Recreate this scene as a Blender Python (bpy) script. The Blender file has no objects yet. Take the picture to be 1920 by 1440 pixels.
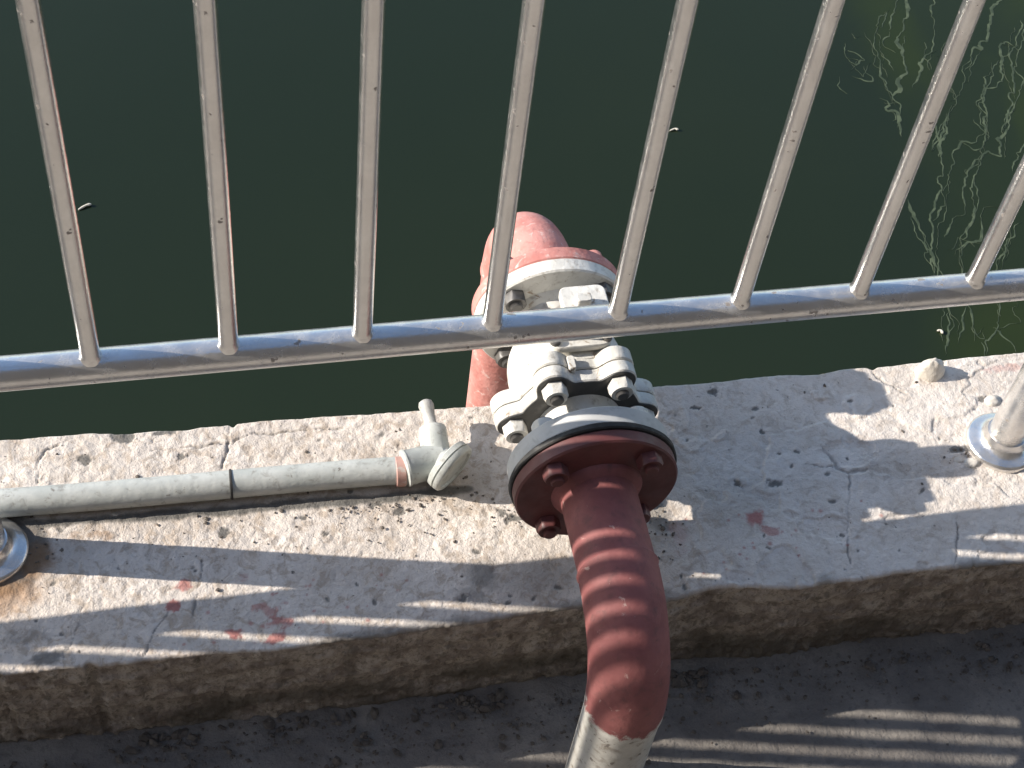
import bpy, bmesh, math, random
import numpy as np
from mathutils import Vector, Matrix

random.seed(7)
R = math.radians
scene = bpy.context.scene

# ------------------------------------------------------------------ camera
# measured from the photograph: X runs along the railing, Y towards the water, Z = 0 is the kerb top
CR = np.array([[0.9779792, -0.1865089, 0.0936538],
               [-0.0919997, -0.7880575, -0.6086883],
               [0.1873304, 0.5866684, -0.7878627]])      # rows: right, down, forward
CP = np.array([0.0891, -0.9092, 1.4157])
CF = 3066.875
cam_d = bpy.data.cameras.new('camera')
cam = bpy.data.objects.new('camera', cam_d)
scene.collection.objects.link(cam)
cam_d.sensor_width = 36.0
cam_d.sensor_fit = 'HORIZONTAL'
cam_d.lens = CF / 1920 * 36
cam_d.clip_start = 0.02
cam_d.clip_end = 3000
cam.matrix_world = Matrix((
    (CR[0][0], -CR[1][0], -CR[2][0], CP[0]),
    (CR[0][1], -CR[1][1], -CR[2][1], CP[1]),
    (CR[0][2], -CR[1][2], -CR[2][2], CP[2]),
    (0, 0, 0, 1)))
scene.camera = cam

# ------------------------------------------------------------------ sky and sun
SUN_EL, SUN_A = R(27.4), R(11.5)
sun_dir = Vector((-math.cos(SUN_A) * math.cos(SUN_EL), math.sin(SUN_A) * math.cos(SUN_EL), math.sin(SUN_EL)))
world = bpy.data.worlds.new('World')
scene.world = world
world.use_nodes = True
wn = world.node_tree
for n in list(wn.nodes):
    wn.nodes.remove(n)
wo = wn.nodes.new('ShaderNodeOutputWorld')
wb = wn.nodes.new('ShaderNodeBackground')
ws = wn.nodes.new('ShaderNodeTexSky')
ws.sky_type = 'NISHITA'
ws.sun_disc = False
ws.sun_elevation = SUN_EL
ws.sun_rotation = math.atan2(sun_dir.x, sun_dir.y)
ws.air_density = 1.0
ws.dust_density = 0.7
ws.ozone_density = 1.6
wb.inputs['Strength'].default_value = 0.115
wn.links.new(ws.outputs[0], wb.inputs[0])
wn.links.new(wb.outputs[0], wo.inputs[0])

sd = bpy.data.lights.new('sun', 'SUN')
sd.energy = 4.1
sd.angle = R(0.45)
sd.color = (1.0, 0.925, 0.83)
sun = bpy.data.objects.new('sun', sd)
scene.collection.objects.link(sun)
sun.rotation_euler = (-sun_dir).to_track_quat('-Z', 'Y').to_euler()
sun.location = (-6, 1, 4)

scene.view_settings.view_transform = 'Standard'
scene.view_settings.look = 'None'
scene.view_settings.gamma = 1.0
scene.view_settings.use_curve_mapping = False
scene.view_settings.exposure = 1.1

# ------------------------------------------------------------------ helpers
def ray(px, py):
    d = CR.T @ np.array([(px - 960) / CF, (py - 720) / CF, 1.0])
    return d
def atz(px, py, z=0.0):
    d = ray(px, py)
    return CP + d * (z - CP[2]) / d[2]

def _hash(ix, iy, iz, seed):
    h = (ix * 374761393 + iy * 668265263 + iz * 2147483647 + seed * 1274126177) & 0xFFFFFFFF
    h = ((h ^ (h >> 13)) * 1274126177) & 0xFFFFFFFF
    h = h ^ (h >> 16)
    return (h & 0xFFFFFF) / float(0xFFFFFF)
def vnoise(x, y, z=None, seed=0):
    x = np.asarray(x, float); y = np.asarray(y, float)
    z = np.zeros_like(x) if z is None else np.asarray(z, float)
    ix, iy, iz = (np.floor(a).astype(np.int64) for a in (x, y, z))
    fx, fy, fz = x - ix, y - iy, z - iz
    fx, fy, fz = (a * a * (3 - 2 * a) for a in (fx, fy, fz))
    out = 0
    for dx in (0, 1):
        for dy in (0, 1):
            for dz in (0, 1):
                w = (fx if dx else 1 - fx) * (fy if dy else 1 - fy) * (fz if dz else 1 - fz)
                out = out + w * _hash(ix + dx, iy + dy, iz + dz, seed)
    return out * 2 - 1
def fbm(x, y, z=None, seed=0, oct=4, gain=0.5):
    a, t, s = 1.0, 0, 0
    for o in range(oct):
        t = t + a * vnoise(x * 2 ** o + 17.3 * o, y * 2 ** o + 5.1 * o, None if z is None else z * 2 ** o, seed + o)
        s += a; a *= gain
    return t / s
def sstep(a, b, x):
    t = np.clip((x - a) / (b - a), 0, 1)
    return t * t * (3 - 2 * t)

COL = scene.collection
def link(o, parent=None):
    COL.objects.link(o)
    if parent is not None:
        o.parent = parent
    return o
def mesh_from(name, verts, faces, angle=40):
    me = bpy.data.meshes.new(name)
    me.from_pydata([tuple(v) for v in verts], [], [tuple(f) for f in faces])
    me.update()
    me.shade_smooth()
    me.set_sharp_from_angle(angle=R(angle))
    return me
def obj(name, me, mat=None, parent=None, loc=None, rot=None):
    o = bpy.data.objects.new(name, me)
    if mat is not None:
        if me.materials:
            pass
        else:
            me.materials.append(mat)
    if loc is not None: o.location = loc
    if rot is not None: o.rotation_euler = rot
    return link(o, parent)
def tag(o, label=None, cat=None, group=None, kind=None):
    if label: o['label'] = label
    if cat: o['category'] = cat
    if group: o['group'] = group
    if kind: o['kind'] = kind
    return o
def empty(name, loc, label, cat):
    o = bpy.data.objects.new(name, None)
    o.location = loc
    o.empty_display_size = 0.05
    link(o)
    return tag(o, label, cat)

class MB:
    """collects rings of vertices in world axes; built relative to an origin"""
    def __init__(self):
        self.v = []; self.f = []
    def tube(self, pts, radii, n=32, caps=True, wob=0.0, seed=0):
        pts = [Vector(p) for p in pts]
        if not hasattr(radii, '__len__'): radii = [radii] * len(pts)
        base = len(self.v)
        T = []
        for i in range(len(pts)):
            a = pts[max(i - 1, 0)]; b = pts[min(i + 1, len(pts) - 1)]
            d = (b - a)
            T.append(d.normalized() if d.length > 1e-9 else (T[-1] if T else Vector((0, 0, 1))))
        # repeated points (steps) take the neighbour's direction
        u = T[0].orthogonal().normalized()
        for i, p in enumerate(pts):
            t = T[i]
            u = (u - t * u.dot(t)).normalized()
            w = t.cross(u)
            for k in range(n):
                a = 2 * math.pi * k / n
                rr = radii[i]
                if wob: rr *= 1 + wob * float(vnoise(np.array(k * 0.35), np.array(i * 0.35), None, seed))
                self.v.append(p + (u * math.cos(a) + w * math.sin(a)) * rr)
        for i in range(len(pts) - 1):
            for k in range(n):
                a = base + i * n + k; b = base + i * n + (k + 1) % n
                self.f.append((a, b, b + n, a + n))
        if caps:
            self.f.append(tuple(base + k for k in reversed(range(n))))
            self.f.append(tuple(base + (len(pts) - 1) * n + k for k in range(n)))
        return self
    def lathe(self, o, axis, prof, n=48):
        """prof: list of (distance along axis, radius)"""
        o = Vector(o); axis = Vector(axis).normalized()
        u = axis.orthogonal().normalized(); w = axis.cross(u)
        base = len(self.v)
        for (d, r) in prof:
            for k in range(n):
                a = 2 * math.pi * k / n
                self.v.append(o + axis * d + (u * math.cos(a) + w * math.sin(a)) * r)
        for i in range(len(prof) - 1):
            for k in range(n):
                a = base + i * n + k; b = base + i * n + (k + 1) % n
                self.f.append((a, b, b + n, a + n))
        self.f.append(tuple(base + k for k in reversed(range(n))))
        self.f.append(tuple(base + (len(prof) - 1) * n + k for k in range(n)))
        return self
    def prism(self, o, ux, uy, un, outline, d0, d1, bev=0.0):
        """outline in (ux,uy), extruded along un from d0 to d1 with small bevels"""
        o, ux, uy, un = (Vector(a) for a in (o, ux, uy, un))
        n = len(outline)
        cx = sum(p[0] for p in outline) / n; cy = sum(p[1] for p in outline) / n
        base = len(self.v)
        lay = [(d0, bev), (d0 + bev, 0), (d1 - bev, 0), (d1, bev)] if bev else [(d0, 0), (d1, 0)]
        for d, ins in lay:
            for (x, y) in outline:
                L = math.hypot(x - cx, y - cy) or 1
                s = 1 - ins / L
                self.v.append(o + ux * (cx + (x - cx) * s) + uy * (cy + (y - cy) * s) + un * d)
        for i in range(len(lay) - 1):
            for k in range(n):
                a = base + i * n + k; b = base + i * n + (k + 1) % n
                self.f.append((a, b, b + n, a + n))
        self.f.append(tuple(base + k for k in reversed(range(n))))
        self.f.append(tuple(base + (len(lay) - 1) * n + k for k in range(n)))
        return self
    def build(self, name, mat, parent=None, origin=(0, 0, 0), angle=40):
        og = Vector(origin)
        me = mesh_from(name, [v - og for v in self.v], self.f, angle)
        bm = bmesh.new(); bm.from_mesh(me)
        bmesh.ops.recalc_face_normals(bm, faces=bm.faces)
        bm.to_mesh(me); bm.free()
        me.shade_smooth(); me.set_sharp_from_angle(angle=R(angle))
        return obj(name, me, mat, parent, loc=(og if parent is None else None))

# ------------------------------------------------------------------ materials
class Mat:
    def __init__(self, name):
        self.m = bpy.data.materials.new(name)
        self.m.use_nodes = True
        self.t = self.m.node_tree
        for n in list(self.t.nodes): self.t.nodes.remove(n)
        self.out = self.t.nodes.new('ShaderNodeOutputMaterial')
        self.b = self.t.nodes.new('ShaderNodeBsdfPrincipled')
        self.t.links.new(self.b.outputs[0], self.out.inputs[0])
        self.co = self.t.nodes.new('ShaderNodeTexCoord').outputs['Object']
    def set(self, **k):
        for a, v in k.items():
            s = self.b.inputs[a.replace('_', ' ')]
            if isinstance(v, (int, float, tuple)): s.default_value = v if not isinstance(v, tuple) or len(v) == 4 else (*v, 1)
            else: self.t.links.new(v, s)
        return self
    def _in(self, s, v):
        if isinstance(v, (int, float)): s.default_value = v
        elif isinstance(v, tuple): s.default_value = v if len(v) == len(s.default_value) else (*v, 1)
        else: self.t.links.new(v, s)
    def noise(self, scale, detail=4, rough=0.55, dist=0.0, co=None, fac=True):
        n = self.t.nodes.new('ShaderNodeTexNoise')
        n.inputs['Scale'].default_value = scale; n.inputs['Detail'].default_value = detail
        n.inputs['Roughness'].default_value = rough; n.inputs['Distortion'].default_value = dist
        self.t.links.new(co or self.co, n.inputs['Vector'])
        return n.outputs[0 if fac else 1]
    def voro(self, scale, feat='F1', co=None):
        n = self.t.nodes.new('ShaderNodeTexVoronoi'); n.feature = feat
        n.inputs['Scale'].default_value = scale
        self.t.links.new(co or self.co, n.inputs['Vector'])
        return n.outputs['Distance']
    def ramp(self, v, a, b, lo=0.0, hi=1.0):
        n = self.t.nodes.new('ShaderNodeMapRange'); n.interpolation_type = 'SMOOTHSTEP'
        self._in(n.inputs[0], v)
        for i, x in enumerate((a, b, lo, hi)): n.inputs[i + 1].default_value = x
        return n.outputs[0]
    def mix(self, f, a, b):
        n = self.t.nodes.new('ShaderNodeMix'); n.data_type = 'RGBA'
        self._in(n.inputs[0], f)
        self._in(n.inputs[6], a); self._in(n.inputs[7], b)
        return n.outputs[2]
    def math(self, op, a, b=0.0, c=0.0):
        n = self.t.nodes.new('ShaderNodeMath'); n.operation = op
        self._in(n.inputs[0], a); self._in(n.inputs[1], b); self._in(n.inputs[2], c)
        return n.outputs[0]
    def attr(self, name):
        n = self.t.nodes.new('ShaderNodeAttribute'); n.attribute_name = name
        return n.outputs['Fac']
    def scale_co(self, s):
        n = self.t.nodes.new('ShaderNodeMapping')
        n.inputs['Scale'].default_value = s
        self.t.links.new(self.co, n.inputs['Vector'])
        return n.outputs[0]
    def bump(self, h, dist, strength=1.0, prev=None):
        n = self.t.nodes.new('ShaderNodeBump')
        n.inputs['Distance'].default_value = dist; n.inputs['Strength'].default_value = strength
        self.t.links.new(h, n.inputs['Height'])
        if prev is not None: self.t.links.new(prev, n.inputs['Normal'])
        self.t.links.new(n.outputs[0], self.b.inputs['Normal'])
        return n.outputs[0]

M = {}
# kerb concrete: pale screed, stained by paint, rust and soil
k = Mat('kerb_concrete')
c = k.mix(k.ramp(k.noise(9, 5), .35, .68), (.52, .462, .405), (.62, .560, .500))
c = k.mix(k.ramp(k.noise(60, 5, .68, .8), .47, .64, 0, .75), c, (.37, .30, .235))
c = k.mix(k.ramp(k.noise(260, 3, .6), .56, .72, 0, .5), c, (.30, .26, .215))
c = k.mix(k.ramp(k.noise(120, 2, .5), .70, .76, 0, .85), c, (.08, .075, .07))
c = k.mix(k.attr('pale'), c, (.68, .635, .59))
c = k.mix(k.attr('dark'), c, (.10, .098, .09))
c = k.mix(k.attr('rust'), c, (.30, .155, .06))
c = k.mix(k.attr('red'), c, (.36, .115, .10))
soil = k.mix(k.ramp(k.noise(38, 5, .6, .4, co=k.scale_co((1.2, 1, .9))), .38, .62), (.235, .195, .165), (.42, .365, .31))
soil = k.mix(k.ramp(k.noise(330, 3, .65), .52, .66, 0, .5), soil, (.13, .105, .08))
soil = k.mix(k.ramp(k.noise(240, 3, .6), .64, .72, 0, .6), soil, (.50, .45, .39))
soil = k.mix(k.ramp(k.noise(150, 4, .65, 0, co=k.scale_co((1.1, 1, .9))), .55, .7, 0, .7), soil, (.12, .10, .07))
soil = k.mix(k.attr('dark'), soil, (.095, .082, .062))
c = k.mix(k.attr('soil'), c, soil)
k.set(Base_Color=c, Roughness=.92, Specular_IOR_Level=.25)
b1 = k.bump(k.noise(110, 5, .68), .0032, .8)
b2 = k.bump(k.noise(520, 3, .6), .0008, .7, b1)
M['kerb'] = k.m

k = Mat('pavement_cement')
c = k.mix(k.ramp(k.noise(14, 6, .6), .35, .65), (.185, .168, .152), (.26, .238, .212))
c = k.mix(k.ramp(k.noise(120, 4, .65), .52, .66, 0, .6), c, (.145, .132, .12))
c = k.mix(k.ramp(k.noise(210, 3, .6), .66, .74, 0, .5), c, (.33, .31, .28))
sep = k.t.nodes.new('ShaderNodeSeparateXYZ'); k.t.links.new(k.co, sep.inputs[0])
yy = k.math('ADD', sep.outputs[1], k.math('MULTIPLY', k.noise(6, 4), .25))
c = k.mix(k.ramp(yy, -.45, -.20), k.mix(k.ramp(k.noise(20, 5), .35, .65), (.265, .24, .21), (.34, .31, .27)), c)  # paler away from the kerb, added to brighten the baluster reflections
k.set(Base_Color=c, Roughness=.9, Specular_IOR_Level=.3)
b1 = k.bump(k.noise(90, 5, .65), .0035, .8)
k.bump(k.noise(420, 3, .6), .0008, .7, b1)
M['pavement'] = k.m

k = Mat('murky_water')
c = k.mix(k.ramp(k.noise(.9, 3), .3, .7), (.0115, .0180, .0085), (.0130, .0195, .0090))
refl_fac = k.attr('reflected_green')
c = k.mix(refl_fac, c, (.0185, .0275, .0070))  # greener tone painted in for mirrored foliage
k.set(Base_Color=c, Roughness=.06, IOR=1.33)
k.bump(k.noise(3.0, 2), .004, .35)
M['water'] = k.m

k = Mat('pale_reflection')  # pale colour stands in for bright reflections on the water
k.set(Base_Color=k.mix(k.ramp(k.noise(40, 3), .4, .62), (.026, .040, .017), (.066, .086, .044)), Roughness=.7)
M['reflection'] = k.m
k = Mat('dry_leaf')
k.set(Base_Color=(.5, .47, .40), Roughness=.7)
M['leaf'] = k.m

def steel(name, rough, dustamt, spots=True, dust=(.44, .39, .34)):
    k = Mat(name)
    sn = k.noise(26, 4, .6)
    c = k.mix(k.ramp(sn, .35, .7), (.72, .70, .675), (.80, .785, .76))
    dm = k.ramp(k.noise(60, 5, .65), .35, .75, dustamt * .35, dustamt)
    c = k.mix(dm, c, dust)
    met = k.math('SUBTRACT', 1.0, dm)
    rg = k.ramp(k.noise(90, 4, .6), .3, .7, rough * .8, rough * 1.25)
    if spots:
        sp = k.ramp(k.noise(95, 2, .5, .3), .68, .73, 0, .75)
        c = k.mix(sp, c, (.13, .095, .07))
        met = k.math('MULTIPLY', met, k.math('SUBTRACT', 1.0, sp))
    k.set(Base_Color=c, Metallic=met, Roughness=rg)
    k.bump(k.noise(330, 4, .7), .0005, .6)
    M[name] = k.m
steel('steel_baluster', .12, .12, True, (.42, .38, .34))
steel('steel_rail', .21, .34, True, (.58, .56, .53))
steel('steel_cover', .2, .25, False)

def foot_paint():
    k = Mat('foot_paint')
    c = k.mix(k.ramp(k.noise(26, 5, .6), .33, .68), (.40, .385, .345), (.50, .48, .435))
    c = k.mix(k.ramp(k.noise(60, 4, .65, .5), .50, .70, 0, .7), c, (.20, .165, .13))
    sep = k.t.nodes.new('ShaderNodeSeparateXYZ'); k.t.links.new(k.co, sep.inputs[0])
    edge = k.math('ADD', sep.outputs[2], k.math('MULTIPLY', k.math('SUBTRACT', k.noise(36, 6, .74, .8), .5), .085))
    red = k.mix(k.ramp(k.noise(30, 5), .33, .68), (.180, .054, .052), (.245, .084, .078))
    red = k.mix(k.ramp(k.noise(81, 4, .65, .5), .52, .75, 0, .6), red, (.10, .046, .043))
    red = k.mix(k.ramp(k.noise(57, 5, .7, .8), .64, .71, 0, .9), red, (.40, .27, .24))
    c = k.mix(k.ramp(k.noise(120, 3, .6), .60, .68, 0, .8), c, (.12, .10, .085))
    c = k.mix(k.ramp(edge, .200, .212), c, red)
    k.set(Base_Color=c, Roughness=.72)
    k.bump(k.noise(90, 5, .65), .0018, .6)
    M['foot_paint'] = k.m
foot_paint()
def paint(name, base, alt, worn, wear=(.62, .70), rough=.5, scale=22, dirt=(.10, .085, .07), dirtamt=.35, bump=.0006):
    k = Mat(name)
    c = k.mix(k.ramp(k.noise(scale, 5, .6), .33, .68), base, alt)
    c = k.mix(k.ramp(k.noise(scale * 2.7, 4, .65, .5), .52, .75, 0, dirtamt), c, dirt)
    c = k.mix(k.ramp(k.noise(scale * 1.9, 5, .7, .8), wear[0], wear[1], 0, .9), c, worn)
    k.set(Base_Color=c, Roughness=k.ramp(k.noise(scale * 3, 3), .3, .7, rough * .85, min(1, rough * 1.25)))
    b = k.bump(k.noise(scale * 3.2, 4, .6), bump, .6)
    M[name] = k.m
paint('red_oxide', (.180, .054, .052), (.245, .084, .078), (.40, .27, .24), (.64, .71), .72, 30, (.10, .046, .043), .6, .0016)
paint('red_dark', (.085, .025, .024), (.125, .038, .036), (.32, .19, .17), (.70, .80), .5, 20, (.05, .025, .022), .5)
paint('red_faded', (.41, .155, .132), (.50, .235, .205), (.58, .45, .41), (.56, .68), .75, 34, (.26, .10, .09), .65, .002)
paint('grey_paint', (.30, .295, .275), (.40, .395, .37), (.17, .155, .13), (.60, .68), .55, 26, (.16, .14, .115), .5, .001)
paint('pvc_grey', (.37, .385, .36), (.46, .47, .44), (.17, .155, .13), (.62, .70), .5, 34, (.17, .155, .13), .7, .0010)
paint('valve_white', (.50, .485, .445), (.63, .615, .57), (.24, .165, .10), (.60, .68), .5, 34, (.22, .19, .15), .7, .0018)
paint('flange_grey', (.40, .40, .39), (.48, .48, .465), (.40, .25, .15), (.68, .76), .5, 24, (.20, .19, .17), .4, .0006)
paint('dark_face', (.030, .030, .030), (.048, .047, .045), (.10, .09, .08), (.68, .76), .5, 30, (.02, .02, .02), .5)
paint('tan_plate', (.52, .45, .38), (.60, .53, .46), (.28, .24, .2), (.62, .7), .5, 40)
paint('primer', (.36, .20, .165), (.42, .26, .22), (.45, .40, .36), (.56, .66), .7, 40, (.2, .13, .11), .5)
paint('rubber', (.016, .016, .016), (.026, .025, .024), (.05, .045, .04), (.66, .76), .7, 40)
paint('mortar', (.50, .46, .40), (.60, .555, .50), (.34, .30, .25), (.6, .7), .9, 60, (.28, .24, .19), .5, .002)
paint('dark_bolt', (.05, .048, .046), (.09, .085, .08), (.30, .28, .25), (.68, .74), .45, 60)

# ------------------------------------------------------------------ kerb
XN = [(-.30, -.134), (-.1177, -.1366), (-.0204, -.139), (.0791, -.1414), (.1498, -.1454), (.2325, -.1451), (.3387, -.1418),
      (.4479, -.1384), (.50, -.1440), (.5238, -.1452), (.555, -.1405), (.5884, -.1355), (.62, -.1395), (.6596, -.1463), (.7287, -.1479),
      (.7887, -.1443), (.9185, -.1504), (1.2, -.150)]
XF = [(-.30, .137), (-.117, .1369), (.0014, .1322), (.1168, .1274), (.2126, .1265), (.3156, .1228), (.415, .1204), (.5847, .1226),
      (.7411, .1234), (.8437, .1231), (1.0281, .1217), (1.2, .121)]
GROUND = -0.182
WATER = -1.2

def seg_dist(px, py, pts):
    d = np.full(px.shape, 9.0)
    for (ax, ay), (bx, by) in zip(pts[:-1], pts[1:]):
        vx, vy = bx - ax, by - ay
        t = np.clip(((px - ax) * vx + (py - ay) * vy) / (vx * vx + vy * vy + 1e-12), 0, 1)
        d = np.minimum(d, np.hypot(px - ax - t * vx, py - ay - t * vy))
    return d
def pxl(*pts):
    return [tuple(atz(x, y, 0)[:2]) for x, y in pts]

def build_kerb():
    xs = np.concatenate([np.arange(-4.0, -.19, .03), np.arange(-.19, 1.12, .0015), np.arange(1.12, 3.0, .03)])
    yn = np.interp(xs, *zip(*XN)); yf = np.interp(xs, *zip(*XF))
    yn = yn + .0022 * fbm(xs * 28, xs * 0, seed=3, oct=5, gain=.6) + .0011 * fbm(xs * 110, xs * 0, seed=6, oct=3, gain=.7) + .0045 * sstep(.42, .62, fbm(xs * 30, xs * 0 + 3, seed=8, oct=4, gain=.6))
    yf = yf + .0028 * fbm(xs * 22, xs * 0 + 4, seed=5, oct=5, gain=.65)
    # bites out of the water-side edge
    for px, w, d in ((1625, .006, .004), (430, .003, .004), (240, .03, .003), (330, .02, .003), (620, .02, .0015), (1510, .035, .003)):
        xx = atz(px, 760 - px * .06, 0)[0]
        yf = yf - d * np.exp(-((xs - xx) / w) ** 2)
    A = np.linspace(0, 1, 90)              # near face, bottom to top
    zf = GROUND - .02 + A * (-.0035 - GROUND + .02)
    T = np.linspace(0, 1, 185)             # top
    Fz = np.concatenate([np.linspace(-.004, -.10, 14), np.linspace(-.16, WATER - .3, 10)])
    nA, nR, nT, nF = len(A), 5, len(T), len(Fz)
    m = nA + nR + nT + nR + nF
    nx = len(xs)
    Y = np.zeros((nx, m)); Z = np.zeros((nx, m)); X = np.repeat(xs[:, None], m, 1)
    soil = np.zeros((nx, m))
    r = .0035
    # near face
    XX = X[:, :nA]; ZZ = np.repeat(zf[None], nx, 0)
    lip = -.098 + .012 * fbm(XX * 7, XX * 0, seed=11, oct=4)
    rec = sstep(.010, -.014, ZZ - lip) * (.009 + .003 * fbm(XX * 9, ZZ * 20, seed=12))
    ledge = .0035 * sstep(-.03, -.045, ZZ - .012 * fbm(XX * 5, XX * 0 + 7, seed=15))
    rough = .0024 * fbm(XX * 110, ZZ * 95, seed=13, oct=4, gain=.65) + .0030 * sstep(.05, .35, fbm(XX * 42, ZZ * 50, seed=14, oct=4)) + .0020 * sstep(.1, .25, fbm(XX * 90, ZZ * 110, seed=16, oct=3)) 
    fade = sstep(0, -.012, ZZ)
    batter = .003 * sstep(-.02, -.15, ZZ)
    Y[:, :nA] = yn[:, None] + rec + batter + (rough + ledge) * fade
    Z[:, :nA] = ZZ
    soil[:, :nA] = 1
    # near arris
    for i in range(nR):
        a = (i + .5) / nR * math.pi / 2
        Y[:, nA + i] = yn + r - r * math.cos(a); Z[:, nA + i] = -r + r * math.sin(a)
        soil[:, nA + i] = 1 - (i + 1) / nR
    o = nA + nR
    Y[:, o:o + nT] = (yn + r)[:, None] + T[None] * (yf - yn - 2 * r)[:, None]
    o2 = o + nT
    for i in range(nR):
        a = (i + .5) / nR * math.pi / 2
        Y[:, o2 + i] = yf - r + r * math.sin(a); Z[:, o2 + i] = -r + r * math.cos(a)
    o3 = o2 + nR
    Y[:, o3:] = yf[:, None] - .001 + .006 * sstep(-.05, -.2, Fz)[None]
    Y[:, o3:] += .002 * fbm(X[:, o3:] * 30, np.repeat(Fz[None], nx, 0) * 30, seed=21)
    Z[:, o3:] = Fz[None]
    soil[:, o3:] = .35
    # relief of the top
    tx = X[:, nA:o3]; ty = Y[:, nA:o3]
    edge = np.minimum(ty - yn[:, None], yf[:, None] - ty)
    h = .0016 * fbm(tx * 7, ty * 9, seed=31, oct=3) + .0009 * fbm(tx * 45, ty * 45, seed=32, oct=4, gain=.6)
    # rougher trowel texture on the left and along the small pipe
    rg = sstep(.50, .36, tx) * sstep(-.11, -.05, ty)
    h += rg * .0009 * fbm(tx * 95, ty * 95, seed=33, oct=3, gain=.6)
    h += .0005 * fbm(tx * 130, ty * 130, seed=34, oct=2)
    # peeled skim coat on the right: plates a millimetre or two apart
    pl = fbm(tx * 11 + 3, ty * 13, seed=41, oct=4, gain=.55)
    plate = sstep(.02, .045, pl) * sstep(.50, .62, tx)
    h += .0014 * plate
    pale = .55 * plate * sstep(.55, .7, tx) * (0.4 + .6 * sstep(-.1, .3, fbm(tx * 25, ty * 25, seed=43)))
    pale = np.maximum(pale, (.30 + .2 * fbm(tx * 14, ty * 14, seed=44)) * sstep(.52, .66, tx))
    dark = np.zeros_like(tx); red = np.zeros_like(tx); rust = np.zeros_like(tx)
    # small chips
    rng = np.random.RandomState(4)
    n1 = fbm(tx * 150, ty * 150, seed=51, oct=2)
    for i in range(190):
        cx, cy = rng.uniform(-.15, 1.05), rng.uniform(-.135, .118)
        s = rng.choice([.0016, .0022, .003, .0042], p=[.55, .32, .11, .02])
        i0, i1 = np.searchsorted(xs, [cx - .02, cx + .02])
        an = rng.uniform(0, 3.14); ca, sa = math.cos(an), math.sin(an)
        dx, dy = tx[i0:i1] - cx, ty[i0:i1] - cy
        d = np.hypot((dx * ca + dy * sa) / 1.7, -dx * sa + dy * ca) + .0022 * n1[i0:i1]
        mk = sstep(s, s * .45, d)
        h[i0:i1] -= mk * .0008
        if rng.rand() < .45: dark[i0:i1] = np.maximum(dark[i0:i1], mk * .8)
    warp = .0040 * fbm(tx * 85, ty * 85, seed=52, oct=4, gain=.65)
    def blot(arr, px, py, rx, ry, amt, wscale=1.0, dep=0.0, soft=.55):
        c = atz(px, py, 0)
        nonlocal h
        d = np.hypot((tx - c[0]) / rx, (ty - c[1]) / ry) + warp * wscale / min(rx, ry)
        mk = sstep(1.0, soft, d) * amt
        np.maximum(arr, mk, out=arr)
        if dep: h = h - mk * dep
    # chips seen singly in the photograph
    for px, py, rx, ry in ((165, 865, .010, .006), (235, 818, .012, .005), (310, 812, .010, .005), (340, 855, .004, .003), (25, 1130, .004, .003),
                           (1325, 735, .008, .004), (1430, 808, .003, .006), (1300, 765, .004, .002), (965, 970, .008, .004), (1845, 745, .009, .004),
                           (940, 960, .004, .006), (745, 960, .005, .004), (705, 945, .006, .003), (420, 1000, .004, .003), (610, 1003, .005, .003),
                           (1790, 845, .010, .004), (1455, 905, .006, .004), (1383, 905, .004, .004), (870, 1125, .004, .003)):
        blot(dark, px, py, rx, ry, .85, 2.2, .0012)
    # paint drips
    for px, py, rx, ry, a in ((345, 1102, .013, .008, .75), (1415, 972, .017, .012, .8), (1440, 995, .012, .007, .6), (505, 1140, .012, .005, .55), (525, 1165, .017, .008, .75),
                              (437, 1193, .009, .007, .85), (512, 1200, .012, .006, .8), (322, 1134, .007, .006, .85), (1880, 690, .03, .008, .35), (455, 1080, .012, .006, .3),
                              (700, 890, .02, .006, .25), (1275, 1005, .01, .02, .25)):
        blot(red, px, py, rx, ry, a, 2.6, 0, .45)
    # rust and dirt round the left post, dark damp patch beside the red pipe
    for px, py, rx, ry, a in ((0, 1120, .050, .030, .6), (60, 1050, .030, .03, .55), (200, 1000, .03, .006, .35), (-20, 1040, .055, .05, .6)):
        blot(rust, px, py, rx, ry, a, 2.5, 0, .3)
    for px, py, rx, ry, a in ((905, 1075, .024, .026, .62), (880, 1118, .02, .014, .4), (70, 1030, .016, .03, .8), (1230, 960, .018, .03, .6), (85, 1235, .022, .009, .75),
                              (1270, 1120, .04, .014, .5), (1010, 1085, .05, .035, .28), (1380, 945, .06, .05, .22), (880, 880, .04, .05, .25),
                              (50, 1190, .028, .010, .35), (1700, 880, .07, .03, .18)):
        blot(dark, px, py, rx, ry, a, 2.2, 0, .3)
    # grime along the near edge
    dark = np.maximum(dark, .6 * sstep(.012, .002, ty - yn[:, None] + .006 * fbm(tx * 50, ty * 50, seed=64)) * sstep(.05, .35, fbm(tx * 9, tx * 0, seed=65, oct=4)))
    # drips of red paint
    for i in range(46):
        cx, cy = (rng.normal(.17, .07), rng.uniform(-.13, -.07)) if i % 2 else (rng.normal(.67, .06), rng.uniform(-.12, -.05))
        red = np.maximum(red, .6 * sstep(.0026 * rng.uniform(.5, 1.3), .0008, np.hypot(tx - cx, ty - cy) + .25 * warp))
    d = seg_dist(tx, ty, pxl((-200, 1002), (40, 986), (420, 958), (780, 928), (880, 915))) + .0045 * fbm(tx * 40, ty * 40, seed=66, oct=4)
    dark = np.maximum(dark, .9 * sstep(.0085, .003, d))  # grime and painted contact shadow under the small pipe
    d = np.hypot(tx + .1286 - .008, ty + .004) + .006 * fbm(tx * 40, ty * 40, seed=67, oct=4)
    dark = np.maximum(dark, .85 * sstep(.056, .046, d))  # grime with painted contact shade, ringing the left post base
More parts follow.
